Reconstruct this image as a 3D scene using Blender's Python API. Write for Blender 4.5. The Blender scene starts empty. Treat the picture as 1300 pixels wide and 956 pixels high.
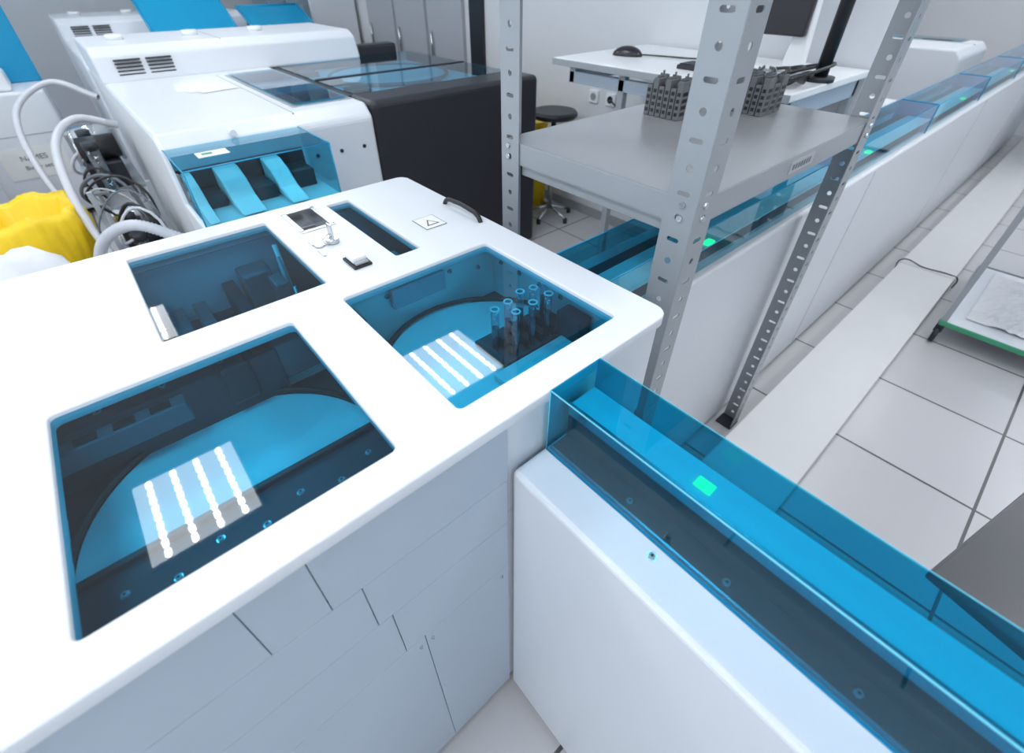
import bpy, bmesh, math, random
from mathutils import Vector, Matrix
random.seed(4)
sc=bpy.context.scene
COL=sc.collection
try:
    sc.view_settings.view_transform='Standard'
    sc.view_settings.look='None'
    sc.view_settings.exposure=0.0
except Exception: pass

# ---------------------------------------------------------------- materials
def mat(name,col,rough=.5,metal=0.,noise=.03,scale=8.,bump=0.,emit=None,estr=0.,spec=.5):
    m=bpy.data.materials.new(name); m.use_nodes=True; nt=m.node_tree; N=nt.nodes; L=nt.links
    b=N['Principled BSDF']; b.inputs['Roughness'].default_value=rough; b.inputs['Metallic'].default_value=metal
    b.inputs['Specular IOR Level'].default_value=spec
    tc=N.new('ShaderNodeTexCoord'); nz=N.new('ShaderNodeTexNoise'); nz.inputs['Scale'].default_value=scale; nz.inputs['Detail'].default_value=4
    L.new(tc.outputs['Object'],nz.inputs['Vector'])
    r=N.new('ShaderNodeValToRGB'); lo=[max(0,c*(1-noise)) for c in col]; hi=[min(1,c*(1+noise)) for c in col]
    r.color_ramp.elements[0].color=(*lo,1); r.color_ramp.elements[1].color=(*hi,1)
    L.new(nz.outputs['Fac'],r.inputs['Fac']); L.new(r.outputs['Color'],b.inputs['Base Color'])
    if bump>0:
        bp=N.new('ShaderNodeBump'); bp.inputs['Strength'].default_value=bump; bp.inputs['Distance'].default_value=.002
        n2=N.new('ShaderNodeTexNoise'); n2.inputs['Scale'].default_value=scale*30; L.new(tc.outputs['Object'],n2.inputs['Vector'])
        L.new(n2.outputs['Fac'],bp.inputs['Height']); L.new(bp.outputs['Normal'],b.inputs['Normal'])
    if emit:
        b.inputs['Emission Color'].default_value=(*emit,1); b.inputs['Emission Strength'].default_value=estr
    return m
def glass(name,tint,base=.05,rough=.015):
    m=bpy.data.materials.new(name); m.use_nodes=True; nt=m.node_tree; N=nt.nodes; L=nt.links
    N.remove(N['Principled BSDF']); out=N['Material Output']
    t=N.new('ShaderNodeBsdfTransparent'); t.inputs['Color'].default_value=(*tint,1)
    g=N.new('ShaderNodeBsdfGlossy'); g.inputs['Roughness'].default_value=rough; g.inputs['Color'].default_value=(1,1,1,1)
    lw=N.new('ShaderNodeLayerWeight'); lw.inputs['Blend'].default_value=.5
    p=N.new('ShaderNodeMath'); p.operation='POWER'; p.inputs[1].default_value=5
    a=N.new('ShaderNodeMath'); a.operation='MULTIPLY_ADD'; a.inputs[1].default_value=1-base; a.inputs[2].default_value=base
    mx=N.new('ShaderNodeMixShader')
    L.new(lw.outputs['Facing'],p.inputs[0]); L.new(p.outputs[0],a.inputs[0]); L.new(a.outputs[0],mx.inputs[0])
    L.new(t.outputs[0],mx.inputs[1]); L.new(g.outputs[0],mx.inputs[2]); L.new(mx.outputs[0],out.inputs['Surface'])
    return m
M={}
M['white']=mat('white_powdercoat',(.73,.755,.795),.35,noise=.015,bump=.05)
M['white2']=mat('white_plastic',(.84,.86,.88),.3,noise=.01)
M['panel']=mat('cool_grey_panel',(.42,.49,.57),.4,noise=.03)
M['ltgrey']=mat('light_grey_steel',(.35,.375,.40),.35,.15,noise=.04,scale=15)
M['shelf']=mat('galvanised_shelf',(.50,.51,.53),.28,.5,noise=.07,scale=6)
M['dark']=mat('dark_grey_plastic',(.020,.023,.030),.4,noise=.1)
M['charcoal']=mat('charcoal_cover',(.022,.022,.029),.38,noise=.08)
M['black']=mat('black_rubber',(.012,.013,.015),.45,noise=.1)
M['navy']=mat('dark_interior',(.040,.048,.062),.5,noise=.15)
M['mech']=mat('mechanism_grey',(.15,.17,.20),.4,.3,noise=.1)
M['steel']=mat('machined_steel',(.6,.62,.64),.22,.9,noise=.05,scale=20)
M['beam']=mat('ivory_duct',(.66,.655,.66),.45,noise=.03)
M['yellow']=mat('yellow_bag_plastic',(.95,.62,.01),.35,noise=.10,scale=14,bump=.3)
M['cyan']=mat('cyan_panel',(.005,.30,.54),.3,noise=.04)
M['edge']=mat('acrylic_edge',(.16,.62,.80),.15,noise=.02)  # light cyan paints the bright highlight on the acrylic cover edges
M['green']=mat('green_rim',(.05,.32,.17),.4,noise=.05)
M['wall']=mat('wall_paint',(.71,.725,.755),.6,noise=.015,scale=2)
M['ceil']=mat('ceiling_paint',(.78,.80,.83),.7,noise=.015,scale=3)
M['hose']=mat('hose_plastic',(.58,.59,.63),.35,noise=.08,scale=30)
M['led']=mat('green_led',(.02,.6,.25),.4,emit=(.02,.95,.30),estr=1.7)
M['lampbody']=mat('lamp_diffuser',(.9,.9,.9),.5,emit=(.91,.955,1),estr=5.3)
M['lampstrip']=mat('led_strip',(1,1,1),.5,emit=(.93,.97,1),estr=58.)
M['screen']=mat('monitor_black',(.02,.02,.024),.3)
M['paper']=mat('paper_label',(.8,.8,.78),.6)
M['bagwhite']=mat('white_bag',(.8,.8,.82),.4,noise=.05,bump=.3)
M['blind']=mat('door_grey',(.42,.44,.48),.5)
M['cabgrey']=mat('table_grey',(.085,.083,.09),.3,noise=.06)
M['blockgrey']=mat('grey_block_plastic',(.15,.16,.17),.5,noise=.06)
M['cyanclear']=mat('cyan_lid_acrylic',(.005,.29,.53),.15)
M['liquid']=mat('sample_liquid',(.03,.05,.07),.2)
M['pane']=glass('blue_acrylic_window',(.125,.645,.835),.062,.02)
M['cover']=glass('blue_acrylic_cover',(.20,.755,.875),.035)
M['smoke']=glass('blue_smoked_sheet',(.05,.46,.66),.06)
M['hoodg']=glass('light_blue_sheet',(.15,.62,.79),.05)
M['hoodc']=glass('pale_blue_sheet',(.42,.78,.88),.05)
M['clear']=glass('clear_glass',(.66,.82,.90),.13)
def tilemat():
    m=bpy.data.materials.new('floor_tiles'); m.use_nodes=True; nt=m.node_tree; N=nt.nodes; L=nt.links; b=N['Principled BSDF']
    tc=N.new('ShaderNodeTexCoord'); mp=N.new('ShaderNodeMapping'); mp.inputs['Location'].default_value=(-.269,-.585,0)
    br=N.new('ShaderNodeTexBrick'); br.offset=0; br.squash=1
    br.inputs['Scale'].default_value=1; br.inputs['Mortar Size'].default_value=.006; br.inputs['Mortar Smooth'].default_value=.1
    br.inputs['Brick Width'].default_value=.6; br.inputs['Row Height'].default_value=.6
    br.inputs['Color1'].default_value=(.56,.55,.565,1); br.inputs['Color2'].default_value=(.53,.525,.54,1); br.inputs['Mortar'].default_value=(.08,.08,.09,1)
    L.new(tc.outputs['Object'],mp.inputs['Vector']); L.new(mp.outputs[0],br.inputs['Vector']); L.new(br.outputs['Color'],b.inputs['Base Color'])
    bp=N.new('ShaderNodeBump'); bp.invert=True; bp.inputs['Strength'].default_value=.4; bp.inputs['Distance'].default_value=.003
    L.new(br.outputs['Fac'],bp.inputs['Height']); L.new(bp.outputs[0],b.inputs['Normal']); b.inputs['Roughness'].default_value=.28
    return m
M['tile']=tilemat()

# ---------------------------------------------------------------- helpers
def empty(name,loc=(0,0,0)):
    o=bpy.data.objects.new(name,None); o.location=loc; o.empty_display_size=.05; COL.objects.link(o); return o
def link(o,parent,m):
    COL.objects.link(o)
    if m is not None and o.data is not None and hasattr(o.data,'materials'): o.data.materials.append(M[m] if isinstance(m,str) else m)
    if parent is not None: o.parent=parent; o.matrix_parent_inverse=Matrix.Identity(4)
    return o
def W(parent,p):
    return Vector(p)-(parent.location if parent is not None else Vector((0,0,0)))
def box(parent,name,x0,x1,y0,y1,z0,z1,m,bev=.003,seg=2):
    me=bpy.data.meshes.new(name); bm=bmesh.new(); bmesh.ops.create_cube(bm,size=1)
    sx,sy,sz=abs(x1-x0),abs(y1-y0),abs(z1-z0)
    bmesh.ops.scale(bm,vec=(sx,sy,sz),verts=bm.verts)
    bv=min(bev,.45*min(sx,sy,sz))
    if bv>0: bmesh.ops.bevel(bm,geom=list(bm.edges),offset=bv,segments=seg,profile=.5,affect='EDGES')
    bm.to_mesh(me); bm.free()
    o=bpy.data.objects.new(name,me); o.location=W(parent,((x0+x1)/2,(y0+y1)/2,(z0+z1)/2)); return link(o,parent,m)
def cyl(parent,name,p0,p1,r,m,r2=None,seg=24,caps=True):
    p0=Vector(p0);p1=Vector(p1);d=p1-p0
    me=bpy.data.meshes.new(name); bm=bmesh.new(); bmesh.ops.create_cone(bm,cap_ends=caps,segments=seg,radius1=r,radius2=r if r2 is None else r2,depth=d.length)
    bm.to_mesh(me); bm.free()
    for p in me.polygons: p.use_smooth = len(p.vertices)==4
    o=bpy.data.objects.new(name,me); o.location=W(parent,(p0+p1)/2); o.rotation_mode='QUATERNION'; o.rotation_quaternion=d.to_track_quat('Z','Y'); return link(o,parent,m)
def torus(parent,name,c,R,r,m,rot=(0,0,0),seg=48,ms=10):
    me=bpy.data.meshes.new(name); bm=bmesh.new(); rings=[]
    for i in range(seg):
        a=2*math.pi*i/seg; ring=[]
        for j in range(ms):
            b=2*math.pi*j/ms; ring.append(bm.verts.new(((R+r*math.cos(b))*math.cos(a),(R+r*math.cos(b))*math.sin(a),r*math.sin(b))))
        rings.append(ring)
    for i in range(seg):
        for j in range(ms):
            bm.faces.new((rings[i][j],rings[(i+1)%seg][j],rings[(i+1)%seg][(j+1)%ms],rings[i][(j+1)%ms]))
    bm.to_mesh(me); bm.free()
    for p in me.polygons: p.use_smooth=True
    o=bpy.data.objects.new(name,me); o.location=W(parent,c); o.rotation_euler=rot; return link(o,parent,m)
def tube(parent,name,pts,r,m,res=8,cyc=False):
    cu=bpy.data.curves.new(name,'CURVE'); cu.dimensions='3D'; cu.bevel_depth=r; cu.bevel_resolution=3; cu.resolution_u=res; cu.use_fill_caps=True
    sp=cu.splines.new('BEZIER'); sp.bezier_points.add(len(pts)-1)
    for bp_,p in zip(sp.bezier_points,pts):
        bp_.co=W(parent,p); bp_.handle_left_type=bp_.handle_right_type='AUTO'
    sp.use_cyclic_u=cyc
    return link(bpy.data.objects.new(name,cu),parent,m)
def ribbed(parent,name,pts,r,m):
    P=[Vector(p) for p in pts]; P=[P[0]*2-P[1]]+P+[P[-1]*2-P[-2]]; path=[]
    for i in range(1,len(P)-2):
        n=max(6,int((P[i+1]-P[i]).length/.007))
        for k in range(n):
            t=k/n; a,b,c,d=P[i-1],P[i],P[i+1],P[i+2]
            path.append(.5*((2*b)+(c-a)*t+(2*a-5*b+4*c-d)*t*t+(3*b-a-3*c+d)*t**3))
    path.append(P[-2]); bm=bmesh.new(); rings=[]; up=Vector((.3,.5,.8)).normalized()
    for i,p in enumerate(path):
        tg=(path[min(i+1,len(path)-1)]-path[max(i-1,0)]).normalized(); u=(up-tg*up.dot(tg)).normalized(); v=tg.cross(u); up=u
        rr=r*(1.0 if i%2 else .84)
        rings.append([bm.verts.new(W(parent,p+u*rr*math.cos(2*math.pi*j/10)+v*rr*math.sin(2*math.pi*j/10))) for j in range(10)])
    for a,b in zip(rings,rings[1:]):
        for j in range(10): bm.faces.new((a[j],a[(j+1)%10],b[(j+1)%10],b[j]))
    me=bpy.data.meshes.new(name); bm.to_mesh(me); bm.free()
    for p in me.polygons: p.use_smooth=True
    return link(bpy.data.objects.new(name,me),parent,m)
def rrect(x0,x1,y0,y1,r,n=5):
    pts=[]
    for cx,cy,a0 in ((x1-r,y1-r,0),(x0+r,y1-r,90),(x0+r,y0+r,180),(x1-r,y0+r,270)):
        for i in range(n+1):
            a=math.radians(a0+90*i/n); pts.append((cx+r*math.cos(a),cy+r*math.sin(a)))
    return pts
def circ(cx,cy,r,n=12): return [(cx+r*math.cos(2*math.pi*i/n),cy+r*math.sin(2*math.pi*i/n)) for i in range(n)]
def plate(parent,name,loops,half,m,loc,rot=(0,0,0),bev=0.):
    cu=bpy.data.curves.new(name,'CURVE'); cu.dimensions='2D'; cu.fill_mode='BOTH'; cu.extrude=half; cu.bevel_depth=bev; cu.bevel_resolution=2 if bev>0 else 0
    if bev>0: cu.offset=-bev
    for lp in loops:
        sp=cu.splines.new('POLY'); sp.points.add(len(lp)-1)
        for q,p in zip(sp.points,lp): q.co=(p[0],p[1],0,1)
        sp.use_cyclic_u=True
    tmp=bpy.data.objects.new('tmp',cu); COL.objects.link(tmp)
    dg=bpy.context.evaluated_depsgraph_get(); dg.update()
    me=bpy.data.meshes.new_from_object(tmp.evaluated_get(dg)); bpy.data.objects.remove(tmp)
    me.materials.clear()
    o=bpy.data.objects.new(name,me); o.location=W(parent,loc); o.rotation_euler=rot; return link(o,parent,m)
def quad(parent,name,pts,m):
    me=bpy.data.meshes.new(name); me.from_pydata([tuple(W(parent,p)) for p in pts],[],[tuple(range(len(pts)))]); me.update()
    return link(bpy.data.objects.new(name,me),parent,m)
def prism(parent,name,prof,y0,y1,m,bev=.01):
    me=bpy.data.meshes.new(name); bm=bmesh.new()
    a=[bm.verts.new(W(parent,(x,y0,z))) for x,z in prof]; b=[bm.verts.new(W(parent,(x,y1,z))) for x,z in prof]
    bm.faces.new(a); bm.faces.new(b[::-1]); n=len(prof)
    for i in range(n): bm.faces.new((a[i],b[i],b[(i+1)%n],a[(i+1)%n]))
    bmesh.ops.recalc_face_normals(bm,faces=bm.faces)
    if bev>0: bmesh.ops.bevel(bm,geom=list(bm.edges),offset=bev,segments=3,profile=.5,affect='EDGES')
    bm.to_mesh(me); bm.free()
    return link(bpy.data.objects.new(name,me),parent,m)
def screw(parent,name,x,y,z,r=.006,axis='Z'):
    d={'Z':Vector((0,0,1)),'Y':Vector((0,-1,0)),'X':Vector((1,0,0))}[axis]
    p=Vector((x,y,z))
    cyl(parent,name+'_washer',p,p+d*.0015,r*1.4,'steel',seg=16)
    cyl(parent,name+'_head',p+d*.0015,p+d*.004,r,'ltgrey',seg=12); cyl(parent,name+'_socket',p+d*.004,p+d*.0044,r*.5,'black',seg=6)

# ---------------------------------------------------------------- camera
cam=bpy.data.objects.new('camera',bpy.data.cameras.new('camera')); COL.objects.link(cam); sc.camera=cam
cam.location=(0,0,1.75); cam.data.sensor_width=36; cam.data.lens=585/1300*36; cam.data.shift_y=-45/1300; cam.data.clip_start=.02
cam.rotation_euler=(math.radians(90-38.96),0,math.radians(49))
cam.data.dof.use_dof=True; cam.data.dof.focus_distance=1.05; cam.data.dof.aperture_fstop=3.2

# ---------------------------------------------------------------- room
box(None,'floor',-9.2,3.6,-3,9.7,-.1,0,'tile',0)
box(None,'ceiling',-9.2,3.6,-3,9.7,3.0,3.1,'ceil',0)
box(None,'wall_far_left',-9.2,-9.0,-3,9.7,0,3,'wall',0)
box(None,'wall_end',-9.0,3.5,9.5,9.7,0,3,'wall',0)
box(None,'wall_right',3.5,3.6,-3,9.7,0,3,'wall',0)
box(None,'wall_partition',-4.0,-.84,3.15,3.3,0,3,'wall',0)
box(None,'wall_partition_side',-9.0,-4.2,3.15,3.3,0,3,'wall',0)
box(None,'baseboard_partition',-4.0,-.84,3.135,3.15,0,.08,'ltgrey',.002)
d=empty('door_1',(-4.1,3.2,0))
box(d,'dark_jamb',-4.2,-4.0,3.12,3.3,0,3,'dark',.004)
d2=empty('door_2',(-5,3.1,0))
for i in range(3):
    box(d2,'leaf_%d'%i,-6.2+.65*i,-5.6+.65*i,3.11,3.15,.02,2.3,'blind',.004)
    cyl(d2,'handle_%d'%i,(-6.12+.65*i,3.09,1.0),(-6.12+.65*i,3.09,1.25),.012,'steel')

def lamp(x,y):
    e=empty('ceiling_light_panel',(x,y,3))
    box(e,'housing',x-.3,x+.3,y-.27,y+.27,2.975,2.999,'white2',.002)
    quad(e,'diffuser',[(x-.285,y-.255,2.974),(x-.285,y+.255,2.974),(x+.285,y+.255,2.974),(x+.285,y-.255,2.974)],'lampbody')
    vs=[];fs=[]
    for k in range(4):
        yy=y-.18+.12*k
        for j in range(9):
            xx=x-.25+.0625*j; n=len(vs)
            for sx,sy in ((-1,-.6),(-1,.6),(-.6,1),(.6,1),(1,.6),(1,-.6),(.6,-1),(-.6,-1)): vs.append(tuple(W(e,(xx+sx*.026,yy+sy*.0135,2.972))))
            fs.append(tuple(range(n,n+8)))
    me=bpy.data.meshes.new('led_rows'); me.from_pydata(vs,[],fs); me.update(); link(bpy.data.objects.new('led_rows',me),e,'lampstrip')
for x in (-4.15,-2.2,-.3,1.6):
    for y in (-2.07,-.37,1.33,4.7,6.4): lamp(x,y)
for y in (-.37,1.33): lamp(-6.1,y)
for x in (-.1,1.6): lamp(x,3.03)
for x in (-1.2,1.4): lamp(x,8.1)

# ---------------------------------------------------------------- main analyser module
m1=empty('sample_handling_analyzer',(-.8,-.1,0))
wins=[(-1.24,-.86,-.05,.245,.006),(-.775,-.395,-.212,.14,.010),(-.785,-.397,.243,.60,.010),(-1.24,-.866,.41,.472,.006)]
loops=[rrect(-1.305,-.338,-1.0,.688,.03)]+[rrect(a,b,c,e_,r) for a,b,c,e_,r in wins]+[rrect(-1.25,-1.115,.298,.372,.004)]
plate(m1,'top_lid',loops,.009,'white',(0,0,1.238),bev=.003)
box(m1,'base_cabinet',-1.295,-.352,-.99,.678,.05,.98,'white',.01)
box(m1,'plinth',-1.25,-.40,-.95,.63,0,.05,'black',.003)
box(m1,'cavity_wall_front',-.37,-.352,-.99,.678,.98,1.228,'white',.001)
box(m1,'cavity_wall_back',-1.295,-1.275,-.99,.678,.98,1.228,'white',.001)
box(m1,'cavity_wall_side',-1.275,-.37,.66,.678,.98,1.228,'white',.001)
box(m1,'cavity_wall_outer',-1.275,-.37,-.99,-.97,.98,1.228,'white',.001)
for i,(a,b,c,e_,r) in enumerate(wins):
    quad(m1,'acrylic_window_%d'%(i+1),[(a-.008,c-.008,1.242),(b+.008,c-.008,1.242),(b+.008,e_+.008,1.242),(a-.008,e_+.008,1.242)],'pane')
box(m1,'chamber_deck',-.83,-.37,-.4,.66,.98,1.07,'navy',.002)
box(m1,'chamber_partition',-.855,-.835,-.4,.66,.98,1.225,'white2',.001)
box(m1,'chamber_divider',-.83,-.37,.185,.205,1.07,1.20,'panel',.002)
for k,(cx,cy,r) in enumerate([(-.585,-.04,.232),(-.60,.452,.222)]):
    cyl(m1,'carousel_disc_%d'%k,(cx,cy,1.07),(cx,cy,1.098),r-.006,'white2',seg=72)
    torus(m1,'carousel_ring_%d'%k,(cx,cy,1.104),r,.0055,'black',seg=80)
# chamber 1 frames
box(m1,'front_rail',-.545,-.455,-.38,.18,1.10,1.145,'navy',.003)
box(m1,'front_rail_lip',-.55,-.54,-.38,.18,1.10,1.155,'dark',.002)
box(m1,'front_floor_plate',-.45,-.37,-.38,.18,1.07,1.10,'panel',.002)
box(m1,'rear_bridge',-.832,-.785,-.3,.10,1.09,1.20,'navy',.003)
box(m1,'rear_bridge_step',-.785,-.755,-.28,-.06,1.15,1.19,'mech',.003)
box(m1,'rear_motor',-.80,-.765,.0,.05,1.13,1.21,'dark',.006)
box(m1,'rear_gantry',-.832,-.79,.06,.18,1.12,1.2,'mech',.003)
box(m1,'side_plate',-.72,-.56,-.33,-.262,1.10,1.15,'panel',.003)
for i in range(7): screw(m1,'rail_screw_%d'%i,-.50+.02*(i%2),-.2+.055*i,1.145,.004)
for i in range(4): screw(m1,'bridge_screw_%d'%i,-.808,-.26+.09*i,1.20,.0045)
for i in range(4): box(m1,'bridge_slot_%d'%i,-.78,-.76,-.26+.05*i,-.23+.05*i,1.19,1.192,'black',.001)
# chamber 2 details
for i in range(5): screw(m1,'panel_screw_%d'%i,-.834,.27+.085*i,1.16+.02*(i%2),.005,'X')
box(m1,'corner_post',-.83,-.77,.225,.275,1.07,1.19,'dark',.003)
box(m1,'wall_bracket',-.833,-.815,.36,.50,1.15,1.2,'panel',.003)
box(m1,'side_block',-.56,-.49,.615,.655,1.07,1.17,'navy',.004)
box(m1,'front_rail_b',-.54,-.46,.42,.655,1.07,1.112,'white2',.003)
for i in range(4): screw(m1,'side_screw_%d'%i,-.80+.07*i,.659,1.17,.005,'Y')
tr=[(-.593,.470),(-.597,.508),(-.609,.552),(-.602,.584),(-.613,.627),(-.560,.497),(-.562,.545),(-.564,.592)]
box(m1,'tube_rack',-.65,-.545,.455,.645,1.098,1.112,'navy',.003)
for i in range(6): box(m1,'rack_fin_%d'%i,-.625,-.55,.452+.037*i,.455+.037*i,1.112,1.135,'dark',.001)
for i,(x,y) in enumerate(tr):
    cyl(m1,'tube_glass_%d'%i,(x,y,1.105),(x,y,1.220),.0085,'clear',seg=16)
    cyl(m1,'tube_sample_%d'%i,(x,y,1.106),(x,y,1.175),.0070,'liquid',seg=16)
    torus(m1,'tube_rim_%d'%i,(x,y,1.220),.0085,.0018,'white2',seg=16,ms=6)
# rear chamber
box(m1,'rear_deck',-1.27,-.86,-.3,.66,.98,1.04,'navy',.002)
box(m1,'rear_divider',-1.27,-.86,.262,.28,1.04,1.22,'dark',.002)
box(m1,'sample_lane',-1.26,-.88,.02,.05,1.04,1.09,'mech',.003)
box(m1,'sample_lane_b',-1.26,-.88,.10,.13,1.04,1.12,'dark',.003)
box(m1,'gripper_column',-1.14,-1.08,.19,.22,1.04,1.16,'mech',.004)
cyl(m1,'gripper_rod',(-1.135,.236,1.06),(-1.20,.242,1.205),.006,'white2')
cyl(m1,'gripper_rod_b',(-1.10,.225,1.06),(-1.16,.232,1.19),.005,'ltgrey')
cyl(m1,'gripper_rod_c',(-1.03,.22,1.05),(-1.03,.22,1.17),.004,'steel')
box(m1,'motor',-1.24,-1.17,.14,.21,1.04,1.16,'mech',.006)
box(m1,'rear_tray',-1.24,-.95,-.04,.0,1.04,1.10,'mech',.003)
cyl(m1,'cable_spool',(-.95,.2,1.04),(-.95,.2,1.08),.02,'steel')
box(m1,'rear_wall_liner',-1.274,-1.268,-.3,.66,1.04,1.2,'panel',.001)
box(m1,'lane4_rail',-1.26,-.87,.425,.44,1.04,1.15,'mech',.002)
box(m1,'lane4_block',-1.0,-.95,.44,.47,1.04,1.19,'ltgrey',.002)
# recess, latch, keys, rocker, sticker, handle
box(m1,'recess_floor',-1.256,-1.109,.292,.378,1.200,1.208,'ltgrey',.001)
for nm,a,b,c,e_ in (('recess_a',-1.256,-1.245,.292,.378),('recess_b',-1.12,-1.109,.292,.378),('recess_c',-1.25,-1.115,.292,.303),('recess_d',-1.25,-1.115,.367,.378)):
    box(m1,nm,a,b,c,e_,1.208,1.2525,'steel',.0005)
box(m1,'recess_slider',-1.20,-1.155,.315,.355,1.208,1.226,'black',.004)
cyl(m1,'lock_barrel',(-1.02,.33,1.25),(-1.02,.33,1.262),.015,'steel')
box(m1,'key_head',-1.033,-1.007,.328,.332,1.262,1.296,'steel',.001)
torus(m1,'key_ring',(-1.02,.322,1.262),.014,.0012,'steel',rot=(.5,.2,0),seg=24,ms=6)
box(m1,'hanging_key_blade',-1.06,-1.03,.286,.294,1.250,1.254,'steel',.0005)
cyl(m1,'hanging_key_bow',(-1.022,.30,1.250),(-1.022,.30,1.255),.012,'steel')
box(m1,'hanging_key_blade_b',-1.0,-.965,.285,.291,1.250,1.254,'steel',.0005)
box(m1,'rocker_bezel',-.925,-.865,.31,.352,1.25,1.256,'black',.002)
box(m1,'rocker_button',-.918,-.88,.315,.347,1.256,1.27,'white2',.003)
box(m1,'rocker_lens',-.879,-.869,.316,.346,1.256,1.262,'ltgrey',.002)
box(m1,'warning_sticker_border',-1.0,-.93,.532,.592,1.2505,1.2510,'mech',0)
box(m1,'warning_sticker',-.998,-.932,.534,.590,1.2508,1.2514,'paper',0)
quad(m1,'sticker_triangle',[(-.945,.544,1.2518),(-.945,.58,1.2518),(-.978,.562,1.2518)],'black')
quad(m1,'sticker_triangle_in',[(-.948,.549,1.2521),(-.948,.575,1.2521),(-.972,.562,1.2521)],'paper')
tube(m1,'grab_handle',[(-1.04,.66,1.248),(-1.03,.66,1.262),(-.99,.66,1.27),(-.93,.66,1.27),(-.89,.66,1.262),(-.88,.66,1.248)],.006,'black')
def fp(n,y0,y1,z0,z1): box(m1,n,-.352,-.3435,y0+.0006,y1-.0006,z0+.0006,z1-.0006,'panel',.001)
fp('face_1a',-.98,-.093,1.09,1.225); fp('face_1b',-.093,-.015,1.09,1.225); fp('face_1c',-.015,.29,1.09,1.225)
fp('face_2a',-.98,.027,.96,1.09); fp('face_2b',.027,.29,.96,1.09)
fp('face_3a',-.98,.05,.8,.96); fp('face_3b',.05,.29,.8,.96)
fp('face_4a',-.98,.088,.06,.8); fp('face_4b',.088,.29,.06,.8)
for i,(y,z) in enumerate([(.10,.77),(.27,.77),(.075,.77)]): screw(m1,'face_screw_%d'%i,-.3435,y,z,.0025,'X')

# ---------------------------------------------------------------- conveyor track 1 (along X)
t1=empty('covered_conveyor_track',(.8,.4,0))
box(t1,'cabinet',-.3425,2.2,.297,.50,.04,1.11,'white',.009,3)
box(t1,'plinth',-.33,2.2,.33,.47,0,.04,'black',.002)
box(t1,'track_floor',-.335,2.19,.376,.42,1.105,1.1125,'navy',.001)
box(t1,'track_core',-.335,2.19,.418,.480,1.105,1.186,'navy',.001)
box(t1,'track_deck',-.335,2.19,.419,.480,1.186,1.190,'white2',.001)
box(t1,'track_edge_rail',-.335,2.19,.414,.419,1.170,1.196,'steel',.001)
box(t1,'track_slot',-.335,2.19,.376,.380,1.11,1.118,'steel',.001)
for i in range(8):
    screw(t1,'deck_screw_%d'%i,-.18+.16*i,.396,1.1125,.0045)
    screw(t1,'ledge_screw_%d'%i,-.107+.45*i,.352,1.11,.005)
for i in range(3): box(t1,'led_%d'%i,-.118+.75*i,-.092+.75*i,.436,.456,1.190,1.193,'led',.003)
th=.0035
ye=.487
box(t1,'cover_top',-.338,2.2,.371,ye,1.25-th,1.25,'cover',0)
box(t1,'cover_near',-.338,2.2,.371,.371+th,1.111,1.25-th,'cover',0)
box(t1,'cover_far',-.338,2.2,ye-th,ye,1.111,1.25-th,'cover',0)
cyl(t1,'cover_edge_near',(-.337,.3712,1.2498),(2.2,.3712,1.2498),.0013,'edge',seg=8)  # thin rods along the cover edges, highlight put into their colour
cyl(t1,'cover_edge_far',(-.337,ye,1.2498),(2.2,ye,1.2498),.0007,'edge',seg=8)
cyl(t1,'cover_foot_seal',(-.337,.370,1.1115),(2.2,.370,1.1115),.0009,'cyan',seg=8)
for y in (.3712,ye): cyl(t1,'cover_corner_%.2f'%y,(-.337,y,1.111),(-.337,y,1.25),.0009,'edge',seg=8)  # same painted highlight on the upright corners
# ---------------------------------------------------------------- conveyor track 2 (along Y)
t2=empty('long_conveyor_track',(-.64,4,0)); q=-.05
box(t2,'cabinet',-.80,-.505,.72,9.0,.04,1.11+q,'white',.012,3)
box(t2,'plinth',-.77,-.53,.74,8.95,0,.04,'black',.002)
box(t2,'track_core',-.68,-.56,.73,8.95,1.105+q,1.176+q,'navy',.001)
box(t2,'track_deck',-.64,-.534,.73,8.95,1.176+q,1.180+q,'white2',.001)
for i,y in enumerate((1.21,2.5,4.1,5.6,7.1)): box(t2,'led_%d'%i,-.558,-.536,y,y+.04,1.180+q,1.186+q,'led',.003)
quad(t2,'cover_top',[(-.70,.72,1.25+q),(-.53,.72,1.25+q),(-.53,9,1.25+q),(-.70,9,1.25+q)],'hoodg')
quad(t2,'cover_right',[(-.53,.72,1.11+q),(-.53,9,1.11+q),(-.53,9,1.25+q),(-.53,.72,1.25+q)],'hoodc')
quad(t2,'cover_left',[(-.70,.72,1.11+q),(-.70,9,1.11+q),(-.70,9,1.25+q),(-.70,.72,1.25+q)],'hoodg')
quad(t2,'cover_end',[(-.70,.72,1.11+q),(-.53,.72,1.11+q),(-.53,.72,1.25+q),(-.70,.72,1.25+q)],'hoodg')
for x in (-.53,-.70): cyl(t2,'cover_edge_%.2f'%x,(x,.72,1.25+q),(x,9,1.25+q),.002,'cyan',seg=8)
for i in range(6): box(t2,'cover_joint_%d'%i,-.703,-.527,2.2+1.2*i,2.206+1.2*i,1.11+q,1.253+q,'cyan',.001)
for i in range(3): box(t2,'panel_seam_%d'%i,-.5055,-.5035,2.6+2.2*i,2.603+2.2*i,.06,1.04,'panel',0)

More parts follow.
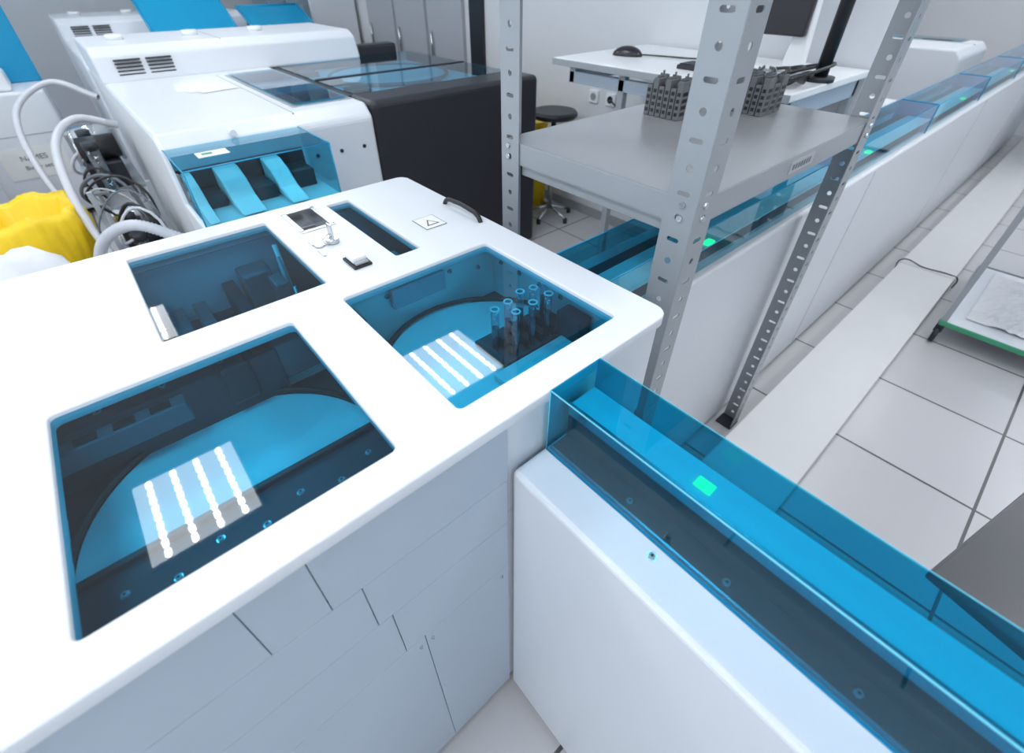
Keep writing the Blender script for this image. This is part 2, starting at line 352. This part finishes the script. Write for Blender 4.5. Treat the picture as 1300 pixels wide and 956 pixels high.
# ---------------------------------------------------------------- steel rack
rk=empty('slotted_steel_shelf_rack',(-.72,1.35,0))
H=2.05; w=.07
def holes(wd):
    L_=[rrect(0,wd,0,H,.002,2)]
    n=int(H/.05)
    for i in range(1,n):
        z=i*.05
        if i%2: L_.append(circ(wd*.5,z,.0075,12))
        else: L_.append(rrect(wd*.30,wd*.70,z-.005,z+.005,.0045,3))
    return L_
px0,px1,py0,py1=-1.02,-.42,.85,1.84
hl=holes(w)
def post(n,x,y,sx,sy):
    plate(rk,n+'_flange_a',hl,.0012,'ltgrey',(x if sx>0 else x-w,y,0.0),(math.pi/2,0,0))
    plate(rk,n+'_flange_b',hl,.0012,'ltgrey',(x,y if sy>0 else y-w,0.0),(math.pi/2,0,math.pi/2))
    box(rk,n+'_foot',min(x,x+sx*w)-.003,max(x,x+sx*w)+.003,min(y,y+sy*w)-.003,max(y,y+sy*w)+.003,0,.012,'dark',.002)
post('post_front_left',px0,py0,1,1); post('post_front_right',px1,py0,-1,1); post('post_back_left',px0,py1,1,-1); post('post_back_right',px1,py1,-1,-1)
zs=1.39
def shelf(n,zs,lh=.055):
    box(rk,n+'_deck',px0+.004,px1-.004,py0+.004,py1-.004,zs-.004,zs,'shelf',.001)
    box(rk,n+'_lip_front',px0+.004,px1-.004,py0+.003,py0+.007,zs-lh,zs,'ltgrey',.001)
    box(rk,n+'_lip_back',px0+.004,px1-.004,py1-.007,py1-.003,zs-lh,zs,'ltgrey',.001)
    box(rk,n+'_lip_right',px1-.007,px1-.003,py0+.004,py1-.004,zs-lh,zs,'ltgrey',.001)
    box(rk,n+'_lip_left',px0+.003,px0+.007,py0+.004,py1-.004,zs-lh,zs,'ltgrey',.001)
    box(rk,n+'_return_front',px0+.004,px1-.004,py0+.003,py0+.03,zs-lh-.002,zs-lh,'ltgrey',0)
    box(rk,n+'_return_right',px1-.03,px1-.003,py0+.004,py1-.004,zs-lh-.002,zs-lh,'ltgrey',0)
    box(rk,n+'_stiffener_front',px0+.07,px1-.07,py0+.012,py0+.02,zs-lh-.03,zs-lh,'ltgrey',.002)
    box(rk,n+'_rib',px0+.02,px1-.02,1.3,1.38,zs-.03,zs-.004,'shelf',.002)
shelf('shelf_mid',zs)
shelf('shelf_top',2.03)
box(rk,'shelf_label',px1-.003,px1-.001,1.28,1.42,zs-.042,zs-.012,'shelf',0)
for i in range(7): box(rk,'label_print_%d'%i,px1-.001,px1-.0005,1.295+.016*i,1.305+.016*i,zs-.034,zs-.02,'mech',0)
for (x,y) in ((px0,py0),(px1,py0),(px0,py1),(px1,py1)):
    for dz in (.012,.04):
        cyl(rk,'bolt',(x-.006 if x<-.7 else x+.006,y+(.03 if y<1 else -.03),zs-dz),(x+.004 if x<-.7 else x-.004,y+(.03 if y<1 else -.03),zs-dz),.007,'steel',seg=6)
        cyl(rk,'bolt',(x+(.03 if x<-.7 else -.03),y-.006 if y<1 else y+.006,zs-dz),(x+(.03 if x<-.7 else -.03),y,zs-dz),.007,'steel',seg=6)
def blocks(x,y,n,rows):
    e=empty('tube_adapter_block_stack',(x,y,zs))
    for i in range(n):
        for j in range(rows):
            xx=x+i*.021; yy=y+j*.045; h=.085+.02*((i+j)%2)
            box(e,'module_%d_%d'%(i,j),xx,xx+.018,yy,yy+.04,zs+.0005,zs+h,'blockgrey',.002)
            if j==0:
                for k in range(4): box(e,'slot_%d_%d_%d'%(i,j,k),xx+.004,xx+.014,yy-.001,yy+.002,zs+.012+k*.018,zs+.022+k*.018,'black',0)
            if i==n-1:
                for k in range(4): box(e,'sideslot_%d_%d_%d'%(i,j,k),xx+.016,xx+.0188,yy+.008,yy+.032,zs+.012+k*.018,zs+.022+k*.018,'black',0)
            for k in range(2): box(e,'well_%d_%d_%d'%(i,j,k),xx+.004,xx+.014,yy+.005+k*.018,yy+.017+k*.018,zs+h-.004,zs+h+.0006,'black',0)
            box(e,'pin_%d_%d'%(i,j),xx+.007,xx+.011,yy+.016,yy+.022,zs+h,zs+h+.012,'blockgrey',.001)
blocks(-.93,1.36,6,2); blocks(-.79,1.60,6,3)

# ---------------------------------------------------------------- duct on the floor
du=empty('floor_cable_duct',(-.22,3,0))
box(du,'duct_body',-.38,-.07,.55,9.2,0,.085,'beam',.004)
box(du,'duct_lid',-.386,-.064,.55,9.2,.085,.1,'beam',.004)
box(du,'duct_joint',-.387,-.063,4.05,4.056,.0,.1005,'ltgrey',0)
tube(du,'strap',[(-.40,4.1,.02),(-.39,4.1,.103),(-.25,4.08,.104),(-.1,4.1,.103),(-.055,4.11,.09),(-.05,4.12,.01)],.004,'dark')

# ---------------------------------------------------------------- trolley
ct=empty('wheeled_tray_trolley',(.35,3.8,0))
cx0,cx1,cy0,cy1=.02,.72,3.34,4.3
for i,(x,y) in enumerate(((cx0,cy0),(cx1,cy0),(cx0,cy1),(cx1,cy1))):
    box(ct,'post_%d'%i,x-.014,x+.014,y-.014,y+.014,.12,1.0,'ltgrey',.003)
    cyl(ct,'wheel_%d'%i,(x-.013,y,.05),(x+.013,y,.05),.05,'black'); cyl(ct,'hub_%d'%i,(x-.016,y,.05),(x+.016,y,.05),.018,'ltgrey')
    box(ct,'fork_%d'%i,x-.02,x+.02,y-.012,y+.02,.07,.12,'dark',.003)
box(ct,'tray',cx0,cx1,cy0,cy1,.13,.145,'white',.003)
box(ct,'rim_front',cx0-.016,cx1+.016,cy0-.022,cy0-.014,.12,.15,'green',.003)
box(ct,'rim_left',cx0-.022,cx0-.014,cy0,cy1,.12,.15,'ltgrey',.003)
box(ct,'rim_back',cx0,cx1,cy1+.014,cy1+.022,.12,.15,'ltgrey',.003)
box(ct,'rim_right',cx1+.014,cx1+.022,cy0,cy1,.12,.15,'ltgrey',.003)
box(ct,'upper_tray',cx0,cx1,cy0,cy1,.9,.915,'white',.003)
bm=bmesh.new(); bmesh.ops.create_grid(bm,x_segments=26,y_segments=26,size=.5)
for v in bm.verts: v.co.x*=.56; v.co.y*=.8; v.co.z=.004+random.random()*.03*max(0,1-abs(v.co.x)/.3)
me=bpy.data.meshes.new('film'); bm.to_mesh(me); bm.free()
o=bpy.data.objects.new('crumpled_film',me); o.location=W(ct,(.38,3.85,.146)); link(o,ct,'bagwhite')

# grey side table bottom right
gc=empty('grey_side_table',(.6,1.15,0)); gc.rotation_euler=(0,0,-math.atan2(.235,.972))
A=Vector((.228,.923,0))-gc.location; ca,sa=math.cos(-gc.rotation_euler.z),math.sin(-gc.rotation_euler.z)
ax,ay=A.x*ca-A.y*sa,A.x*sa+A.y*ca
def lbox(n,x0,x1,y0,y1,z0,z1,m,b=.004):
    g=gc.location; return box(gc,n,x0+g.x,x1+g.x,y0+g.y,y1+g.y,z0,z1,m,b)
lbox('top',ax,ax+.62,ay,ay+.60,.775,.80,'cabgrey',.006)
lbox('apron',ax+.2,ax+.60,ay+.12,ay+.48,.70,.775,'cabgrey')
lbox('pedestal',ax+.36,ax+.44,ay+.24,ay+.32,.04,.70,'ltgrey')
lbox('foot_a',ax+.16,ax+.62,ay+.25,ay+.31,0,.04,'dark'); lbox('foot_b',ax+.37,ax+.43,ay+.05,ay+.52,0,.04,'dark')

# ---------------------------------------------------------------- background analyzers
def analyzer(dx,name='chemistry_analyzer',front_box=True,dark=True,dy=0,hood_y=1.9):
    a=empty(name,(-3.4+dx,.8+dy,0))
    X=lambda v:v+dx
    Y=lambda v:v+dy
    prism(a,'body',[(X(-4.9),.06),(X(-2.62),.06),(X(-2.50),.55),(X(-2.50),1.14),(X(-2.56),1.2),(X(-4.9),1.2)],Y(.2),Y(1.19),'white',.02)
    box(a,'plinth',X(-4.8),X(-2.7),Y(.25),Y(1.15),0,.06,'black',.003)
    prism(a,'rear_hood',[(X(-4.9),1.19),(X(-4.02),1.19),(X(-4.06),1.34),(X(-4.14),1.38),(X(-4.9),1.38)],Y(.2),Y(hood_y),'white',.02)
    box(a,'rear_hood_base',X(-4.9),X(-4.25),Y(1.2),Y(hood_y),.06,1.2,'white',.01)
    for i in range(6):
        box(a,'vent_%d'%i,X(-4.054),X(-4.030),Y(.30),Y(.44),1.215+.019*i,1.222+.019*i,'dark',0)
        box(a,'vent_b_%d'%i,X(-4.054),X(-4.030),Y(.47),Y(.61),1.215+.019*i,1.222+.019*i,'dark',0)
    box(a,'hood_seam',X(-4.9),X(-4.13),Y(.95),Y(.955),1.375,1.3812,'ltgrey',0)
    for i in range(3): cyl(a,'hood_knob_%d'%i,(X(-4.5),Y(.4+.45*i),1.38),(X(-4.5),Y(.4+.45*i),1.41),.05,'white2')
    box(a,'lid_seam',X(-3.9),X(-2.55),Y(.80),Y(.804),1.195,1.2012,'ltgrey',0)
    box(a,'window_frame',X(-3.85),X(-2.66),Y(.84),Y(1.165),1.195,1.204,'ltgrey',.003)
    box(a,'window_well_dark',X(-3.8),X(-3.45),Y(.87),Y(1.14),1.204,1.206,'dark',0)
    box(a,'window_well_dark_b',X(-3.0),X(-2.75),Y(.87),Y(1.14),1.204,1.206,'dark',0)
    quad(a,'window_sheet',[(X(-3.83),Y(.86),1.212),(X(-2.68),Y(.86),1.212),(X(-2.68),Y(1.15),1.212),(X(-3.83),Y(1.15),1.212)],'smoke')
    for i in range(3): cyl(a,'front_screw_%d'%i,(X(-2.51),Y(.85+.13*i),1.0),(X(-2.497),Y(.85+.13*i),1.0),.010,'dark',seg=12)
    if dark:
        box(a,'module_base',X(-4.15),X(-2.75),Y(1.22),Y(2.42),.05,1.12,'charcoal',.01)
        box(a,'module_front',X(-2.80),X(-2.53),Y(1.2),Y(2.44),.0,1.2,'charcoal',.035,4)
        box(a,'module_rear_wall',X(-4.3),X(-4.15),Y(1.2),Y(2.3),.9,1.26,'charcoal',.02,4)
        box(a,'module_side',X(-4.15),X(-2.8),Y(1.2),Y(1.25),1.1,1.19,'charcoal',.005)
        box(a,'module_side_b',X(-4.15),X(-2.8),Y(2.38),Y(2.43),1.1,1.19,'charcoal',.005)
        box(a,'carousel_tray',X(-4.1),X(-2.85),Y(1.3),Y(2.35),1.12,1.135,'white2',.005)
        cyl(a,'carousel',(X(-3.5),Y(1.85),1.135),(X(-3.5),Y(1.85),1.15),.42,'white2',seg=48)
        torus(a,'carousel_rim',(X(-3.5),Y(1.85),1.15),.42,.012,'mech')
        for i in range(3): box(a,'reagent_rack_%d'%i,X(-3.95+.4*i),X(-3.8+.4*i),Y(1.33),Y(1.45),1.135,1.17,'dark',.004)
        quad(a,'module_window',[(X(-4.15),Y(1.24),1.195),(X(-2.8),Y(1.24),1.195),(X(-2.8),Y(2.4),1.195),(X(-4.15),Y(2.4),1.195)],'hoodg')
        box(a,'window_bar',X(-3.35),X(-3.32),Y(1.24),Y(2.4),1.19,1.2,'dark',.002)
    if front_box:
        x0,x1,y0,y1,zt,zb=X(-2.50),X(-2.14),Y(.21),Y(.79),1.15,.92
        quad(a,'hood_top',[(x0,y0,zt),(x1,y0,zt),(x1,y1,zt),(x0,y1,zt)],'hoodg')
        quad(a,'hood_front',[(x1,y0,zb),(x1,y1,zb),(x1,y1,zt),(x1,y0,zt)],'hoodc')
        quad(a,'hood_left',[(x0,y0,zb),(x1,y0,zb),(x1,y0,zt),(x0,y0,zt)],'hoodc')
        quad(a,'hood_right',[(x0,y1,zb),(x1,y1,zb),(x1,y1,zt),(x0,y1,zt)],'hoodg')
        for nm,p,q in (('e1',(x1,y0,zt),(x1,y1,zt)),('e2',(x1,y0,zb),(x1,y0,zt)),('e3',(x1,y1,zb),(x1,y1,zt)),('e4',(x0,y0,zt),(x1,y0,zt)),('e5',(x0,y1,zt),(x1,y1,zt))):
            cyl(a,'hood_edge_'+nm,p,q,.003,'cyan',seg=8)
        box(a,'hood_back_liner',X(-2.502),X(-2.496),Y(.22),Y(.78),.92,1.06,'dark',.002)
        box(a,'loader_base',X(-2.50),X(-2.12),Y(.2),Y(.8),.80,.92,'white',.01)
        box(a,'loader_support',X(-2.50),X(-2.2),Y(.24),Y(.76),.06,.80,'white',.01)
        prof=[(X(-2.49),1.05),(X(-2.44),1.05),(X(-2.36),1.02),(X(-2.28),.965),(X(-2.2),.945),(X(-2.15),.93),(X(-2.49),.93)]
        prism(a,'lane_guide_a',prof,Y(.36),Y(.46),'white2',.006)
        prism(a,'lane_guide_b',prof,Y(.57),Y(.65),'white2',.006)
        prism(a,'lane_guide_c',prof,Y(.23),Y(.27),'white2',.004)
        box(a,'lane_dark_a',X(-2.49),X(-2.34),Y(.28),Y(.35),.92,.97,'dark',.004)
        box(a,'lane_dark_b',X(-2.49),X(-2.30),Y(.47),Y(.56),.92,.98,'dark',.004)
        box(a,'lane_dark_c',X(-2.49),X(-2.34),Y(.66),Y(.76),.92,1.0,'dark',.004)
        box(a,'hood_label',X(-2.36),X(-2.28),Y(.30),Y(.42),zt+.001,zt+.002,'paper',0)
        box(a,'hood_label_mark',X(-2.34),X(-2.31),Y(.32),Y(.36),zt+.002,zt+.0025,'green',0)
        cyl(a,'latch',(X(-2.56),Y(.5),1.17),(X(-2.50),Y(.5),1.17),.014,'white2')
    return a
analyzer(0)
analyzer(-2.75,front_box=False,dark=True)
pp=empty('paper_sheets',(-3.5,.6,1.2))
for i in range(3):
    o=box(pp,'sheet_%d'%i,-3.75+.05*i,-3.45+.05*i,.50+.03*i,.71+.03*i,1.2005+.001*i,1.2013+.001*i,'paper',0); o.rotation_euler=(0,0,.15*i-.1)
def lid(x,y0,y1,z,ang,ln):
    e=empty('raised_blue_lid',(x,(y0+y1)/2,z)); c=math.cos(ang); s_=math.sin(ang)
    a=(x,y0,z);b=(x,y1,z);c1=(x-ln*c,y1,z+ln*s_);d1=(x-ln*c,y0,z+ln*s_)
    quad(e,'sheet',[a,b,c1,d1],'cyanclear')
    for n,(p,q) in enumerate(((a,b),(b,c1),(c1,d1),(d1,a))): cyl(e,'frame_%d'%n,p,q,.012,'cyan',seg=8)
    cyl(e,'strut_a',(x,y0+.02,z),(x-ln*c*.5,y0+.02,z),.01,'ltgrey'); return e
lid(-6.0,.85,1.6,1.22,math.radians(30),.7)
lid(-5.95,1.75,2.4,1.21,math.radians(22),.6)

# left cabinet, cyan screen
lc=empty('white_instrument_cabinet',(-6.2,-.9,0))
box(lc,'body',-7.0,-5.55,-1.9,-.12,.05,1.0,'white',.02,3)
box(lc,'plinth',-6.95,-5.65,-1.85,-.17,0,.05,'black',.002)
box(lc,'door_seam',-5.551,-5.547,-.9,-.895,.08,.96,'dark',0)
box(lc,'drawer_seam',-5.551,-5.547,-1.88,-.14,.70,.705,'ltgrey',0)
box(lc,'cyan_screen',-6.1,-6.04,-1.9,-.1,1.0,2.3,'cyan',.01)
box(lc,'printer',-5.95,-5.62,-.75,-.3,1.0,1.13,'white2',.02)
box(lc,'printer_slot',-5.622,-5.618,-.7,-.35,1.06,1.075,'dark',0)
box(lc,'sign',-5.548,-5.545,-.62,-.2,.38,.62,'paper',0)
for i,(s_,l) in enumerate((('NAMES',.055),('Buffer set',.045))):
    fc=bpy.data.curves.new('sign_text','FONT'); fc.body=s_; fc.size=l; fc.extrude=.0005
    fo=bpy.data.objects.new('sign_text_%d'%i,fc); fo.location=W(lc,(-5.543,-.50,.52-.07*i)); fo.rotation_euler=(math.pi/2,0,math.pi/2); link(fo,lc,'mech')
wc=empty('low_storage_cabinet',(-4.4,-1.2,0))
box(wc,'body',-5.3,-4.1,-1.9,-.68,.04,.78,'white',.015,3)
box(wc,'worktop',-5.32,-4.08,-1.92,-.66,.78,.81,'white2',.008,3)
box(wc,'seam',-4.1,-4.097,-1.2,-1.195,.08,.74,'dark',0)
for i in range(3): box(wc,'tray_%d'%i,-5.1+.3*i,-4.88+.3*i,-.95,-.72,.81,.87+.02*i,'white2' if i!=1 else 'ltgrey',.006)

# yellow waste bin
wb=empty('yellow_bag_waste_bin',(-3.5,-.5,0))
bx,by=-3.42,-.45
cyl(wb,'bin',(bx,by,0),(bx,by,.60),.19,'bagwhite',r2=.235,seg=40)
bm=bmesh.new(); ns=96; prof=[(.242,.50),(.262,.58),(.27,.66),(.262,.73),(.24,.775),(.205,.75),(.18,.66),(.12,.60),(.02,.58)]
rings=[]
for r,z in prof:
    ring=[]
    for i in range(ns):
        a=2*math.pi*i/ns; k=1+.025*math.sin(9*a+z*9)+.022*math.sin(17*a+z*23)+.012*math.sin(31*a)+.010*random.uniform(-1,1)
        ring.append(bm.verts.new((r*k*math.cos(a),r*k*math.sin(a),z+.010*math.sin(7*a)+.010*math.sin(3*a+1)+.005*random.uniform(-1,1))))
    rings.append(ring)
for i in range(len(prof)-1):
    for j in range(ns): bm.faces.new((rings[i][j],rings[i][(j+1)%ns],rings[i+1][(j+1)%ns],rings[i+1][j]))
bm.faces.new(rings[-1]); me=bpy.data.meshes.new('bag'); bm.to_mesh(me); bm.free()
for p in me.polygons: p.use_smooth=True
o=bpy.data.objects.new('yellow_bag',me); o.location=W(wb,(bx,by,0)); link(o,wb,'yellow')
w2=empty('white_waste_bag',(-2.75,-.62,0))
bm=bmesh.new(); bmesh.ops.create_icosphere(bm,subdivisions=4,radius=1)
for v in bm.verts:
    n=1+.07*math.sin(v.co.x*7+v.co.y*5)+.05*math.sin(v.co.z*11+v.co.x*9)+.02*math.sin(v.co.y*31); v.co=Vector((v.co.x*.30*n,v.co.y*.34*n,max(-.38,v.co.z*.42*n)+.38))
me=bpy.data.meshes.new('bag'); bm.to_mesh(me); bm.free()
for p in me.polygons: p.use_smooth=True
o=bpy.data.objects.new('bag_body',me); o.location=W(w2,(-2.75,-.56,0)); link(o,w2,'bagwhite')

# pump stand with tubing
ps=empty('pump_and_tubing_stand',(-3.8,0,0))
for x in (-4.6,-3.2):
    for y in (-.12,.14): box(ps,'leg_%.1f_%.2f'%(x,y),x-.012,x+.012,y-.012,y+.012,0,.85,'ltgrey',.002)
box(ps,'lower_deck',-4.62,-3.18,-.14,.16,.28,.30,'ltgrey',.003); box(ps,'upper_deck',-4.62,-3.9,-.14,.16,.62,.64,'ltgrey',.003)
for i in range(4):
    x=-4.45+.34*i; z=.64 if x<-3.95 else .30
    box(ps,'pump_%d'%i,x,x+.2,-.09,.1,z,z+.16,'dark',.01)
    cyl(ps,'motor_%d'%i,(x+.1,-.08,z+.23),(x+.1,.12,z+.23),.07,'black' if i%2 else 'steel')
    cyl(ps,'motor_flange_%d'%i,(x+.1,-.095,z+.23),(x+.1,-.08,z+.23),.05,'steel')
    cyl(ps,'filter_%d'%i,(x+.25,-.02,z),(x+.25,-.02,z+.26),.035,'clear' if i%2 else 'ltgrey')
    cyl(ps,'cap_%d'%i,(x+.25,-.02,z+.26),(x+.25,-.02,z+.3),.038,'dark')
for i in range(11):
    x=-4.6+.14*i; q=random.uniform; tube(ps,'small_line_%d'%i,[(x,-.05+q(-.05,.05),.45+q(0,.2)),(x+.1,-.12+q(-.06,.05),.7+q(-.12,.1)),(x+.22,.02+q(-.06,.06),.80+q(-.12,.08)),(x+.36,.1,.5+q(-.15,.1))],(.005,.007,.010)[i%3],('black','mech','hose','black')[i%4])
hs=empty('corrugated_drain_hoses',(-3.2,-.1,0))
ribbed(hs,'hose_a',[(-2.52,.15,.75),(-2.62,-.02,.84),(-2.8,-.18,.70),(-2.85,-.26,.4),(-2.75,-.2,.04)],.026,'hose')
ribbed(hs,'hose_b',[(-3.9,.165,1.0),(-3.85,-.02,1.07),(-3.7,-.16,.98),(-3.35,-.2,.75),(-3.1,-.16,.45),(-2.95,-.1,.05)],.022,'hose')
ribbed(hs,'hose_c',[(-4.6,.165,1.05),(-4.8,-.05,1.14),(-4.7,-.3,1.0),(-4.3,-.33,.7),(-3.9,-.22,.3),(-3.8,-.18,.03)],.02,'hose')
ribbed(hs,'hose_d',[(-2.46,.165,.6),(-2.38,.08,.64),(-2.42,-.1,.55),(-2.5,-.2,.2),(-2.6,-.15,.03)],.02,'hose')

# ---------------------------------------------------------------- stool, sockets, desk
st=empty('round_lab_stool',(-2.80,2.85,0)); sx,sy=-2.78,2.86
cyl(st,'seat',(sx,sy,.83),(sx,sy,.88),.17,'dark',seg=40); torus(st,'seat_edge',(sx,sy,.855),.165,.022,'dark')
cyl(st,'column',(sx,sy,.1),(sx,sy,.83),.02,'steel')
for i in range(5):
    a=2*math.pi*i/5; cyl(st,'leg_%d'%i,(sx,sy,.1),(sx+.2*math.cos(a),sy+.2*math.sin(a),.04),.014,'steel'); cyl(st,'foot_%d'%i,(sx+.2*math.cos(a),sy+.2*math.sin(a),0),(sx+.2*math.cos(a),sy+.2*math.sin(a),.04),.018,'black')
torus(st,'foot_ring',(sx,sy,.35),.13,.009,'steel')
yb=empty('yellow_canister',(-3.12,2.85,0))
cyl(yb,'can_body',(-3.09,2.92,0),(-3.09,2.92,.72),.13,'yellow'); cyl(yb,'can_lid',(-3.09,2.92,.72),(-3.09,2.92,.75),.135,'yellow')
so=empty('wall_socket_pair',(-2.55,3.15,.97))
for i in range(2):
    x=-2.63+.17*i; box(so,'plate_%d'%i,x-.045,x+.045,3.135,3.15,.92,1.01,'white2',.004); cyl(so,'socket_%d'%i,(x,3.136,.965),(x,3.13,.965),.025,'ltgrey' if i==0 else 'dark')
tube(so,'plug_lead',[(-2.46,3.12,.96),(-2.40,3.08,.97),(-2.33,3.1,.9),(-2.28,3.12,.8)],.006,'dark')
dk=empty('lab_desk',(-1.5,2.7,0))
zt=1.35
box(dk,'desktop',-2.2,-.83,2.23,3.13,zt-.035,zt,'white2',.006)
box(dk,'desk_edge',-2.2,-.83,2.224,2.23,zt-.035,zt-.003,'ltgrey',.002)
box(dk,'frame_front',-2.1,-.85,2.27,2.31,zt-.12,zt-.06,'panel',.004)
box(dk,'frame_side',-2.1,-2.06,2.27,3.1,zt-.12,zt-.035,'panel',.004)
box(dk,'frame_side_b',-.89,-.85,2.27,3.1,zt-.12,zt-.035,'panel',.004)
for i,(x,y) in enumerate(((-1.72,2.29),(-.87,2.29),(-1.72,3.08),(-.87,3.08))): box(dk,'leg_%d'%i,x-.02,x+.02,y-.02,y+.02,0,zt-.035,'ltgrey',.003)
ms=empty('computer_mouse',(-1.95,2.6,zt))
bm=bmesh.new(); bmesh.ops.create_uvsphere(bm,u_segments=24,v_segments=14,radius=1)
for v in bm.verts: v.co=Vector((v.co.x*.09*(1-.12*v.co.y),v.co.y*.055,max(0,v.co.z)*.05))
me=bpy.data.meshes.new('shell'); bm.to_mesh(me); bm.free()
for p in me.polygons: p.use_smooth=True
o=bpy.data.objects.new('shell',me); o.rotation_euler=(0,0,.3); link(o,ms,'screen')
tube(ms,'lead',[(-1.88,2.62,zt+.01),(-1.75,2.7,zt+.006),(-1.6,2.75,zt+.006),(-1.45,2.9,zt+.006)],.004,'black')
mo=empty('computer_monitor',(-1.12,2.85,zt))
box(mo,'foot',-1.25,-.98,2.72,2.98,zt,zt+.015,'white2',.006); prism(mo,'neck',[(-1.16,zt+.01),(-1.06,zt+.01),(-1.08,zt+.3),(-1.13,zt+.3)],2.84,2.9,'white2',.01)
box(mo,'panel',-1.42,-1.08,2.80,2.84,zt+.14,zt+.52,'screen',.01); box(mo,'panel_back',-1.38,-1.12,2.84,2.87,zt+.2,zt+.45,'white2',.01)
kb=empty('computer_keyboard',(-1.4,2.5,zt)); box(kb,'base',-1.5,-1.1,2.42,2.56,zt,zt+.02,'screen',.004)
for i in range(14):
    for j in range(4): box(kb,'key_%d_%d'%(i,j),-1.49+.027*i,-1.467+.027*i,2.43+.03*j,2.455+.03*j,zt+.02,zt+.026,'dark',0)
mp=empty('monitor_pole',(-.87,2.62,zt)); cyl(mp,'pole',(-.88,2.62,zt),(-.88,2.62,2.3),.028,'black'); cyl(mp,'pole_base',(-.88,2.62,zt),(-.88,2.62,zt+.02),.06,'dark')
cb=empty('cable_bundle',(-1,2.5,zt))
for i in range(6):
    tube(cb,'cable_%d'%i,[(-1.2+.03*i,2.75,zt+.01),(-1.1+.05*i,2.5+.03*i,zt+.02+.01*i),(-.98+.01*i,2.36-.01*i,zt+.015),(-.9,2.3+.05*i,zt+.04),(-.88-.01*i,2.45+.03*i,zt+.012)],.007,'black')

# far room furniture
gl=empty('glass_fronted_cabinet',(-7.4,2.8,0))
for x in (-8.6,-7.9,-7.2,-6.5): box(gl,'upright_%.1f'%x,x-.02,x+.02,2.55,3.1,0,2.2,'white',.003)
for z in (.1,.6,1.1,1.6,2.18): box(gl,'shelf_%.1f'%z,-8.6,-6.5,2.57,3.1,z,z+.03,'white',.003)
for i in range(10): box(gl,'box_%d'%i,-8.5+.2*i,-8.38+.2*i,2.65,2.95,1.13 if i%2 else .63,1.4 if i%2 else .85,('cyan','ltgrey','paper','panel')[i%4],.004)
quad(gl,'glass_front',[(-8.6,2.54,.1),(-6.5,2.54,.1),(-6.5,2.54,2.2),(-8.6,2.54,2.2)],'clear')
fb=empty('far_bench',(-2.3,4.9,0))
box(fb,'worktop',-3.6,-1.1,4.4,5.2,.86,.9,'white2',.006); box(fb,'carcass',-3.55,-1.15,4.45,5.15,.05,.86,'panel',.006); box(fb,'plinth',-3.5,-1.2,4.5,5.1,0,.05,'black',0)
analyzer(1.55,'immunoassay_analyzer',front_box=False,dark=False,dy=5.8)
fr=empty('far_blue_instrument',(.6,7.8,0))
box(fr,'body',.02,1.4,7.2,8.4,.04,1.05,'white',.02,3); box(fr,'plinth',.05,1.35,7.25,8.35,0,.04,'black',0)
box(fr,'hood',.05,1.35,7.3,8.3,1.05,1.3,'cyan',.03,3); box(fr,'hood_rear',.05,1.35,8.0,8.35,1.3,1.5,'white',.02,3)

# ---------------------------------------------------------------- world
w_=bpy.data.worlds.new('world'); sc.world=w_; w_.use_nodes=True
w_.node_tree.nodes['Background'].inputs[0].default_value=(.80,.90,1,1); w_.node_tree.nodes['Background'].inputs[1].default_value=1.15
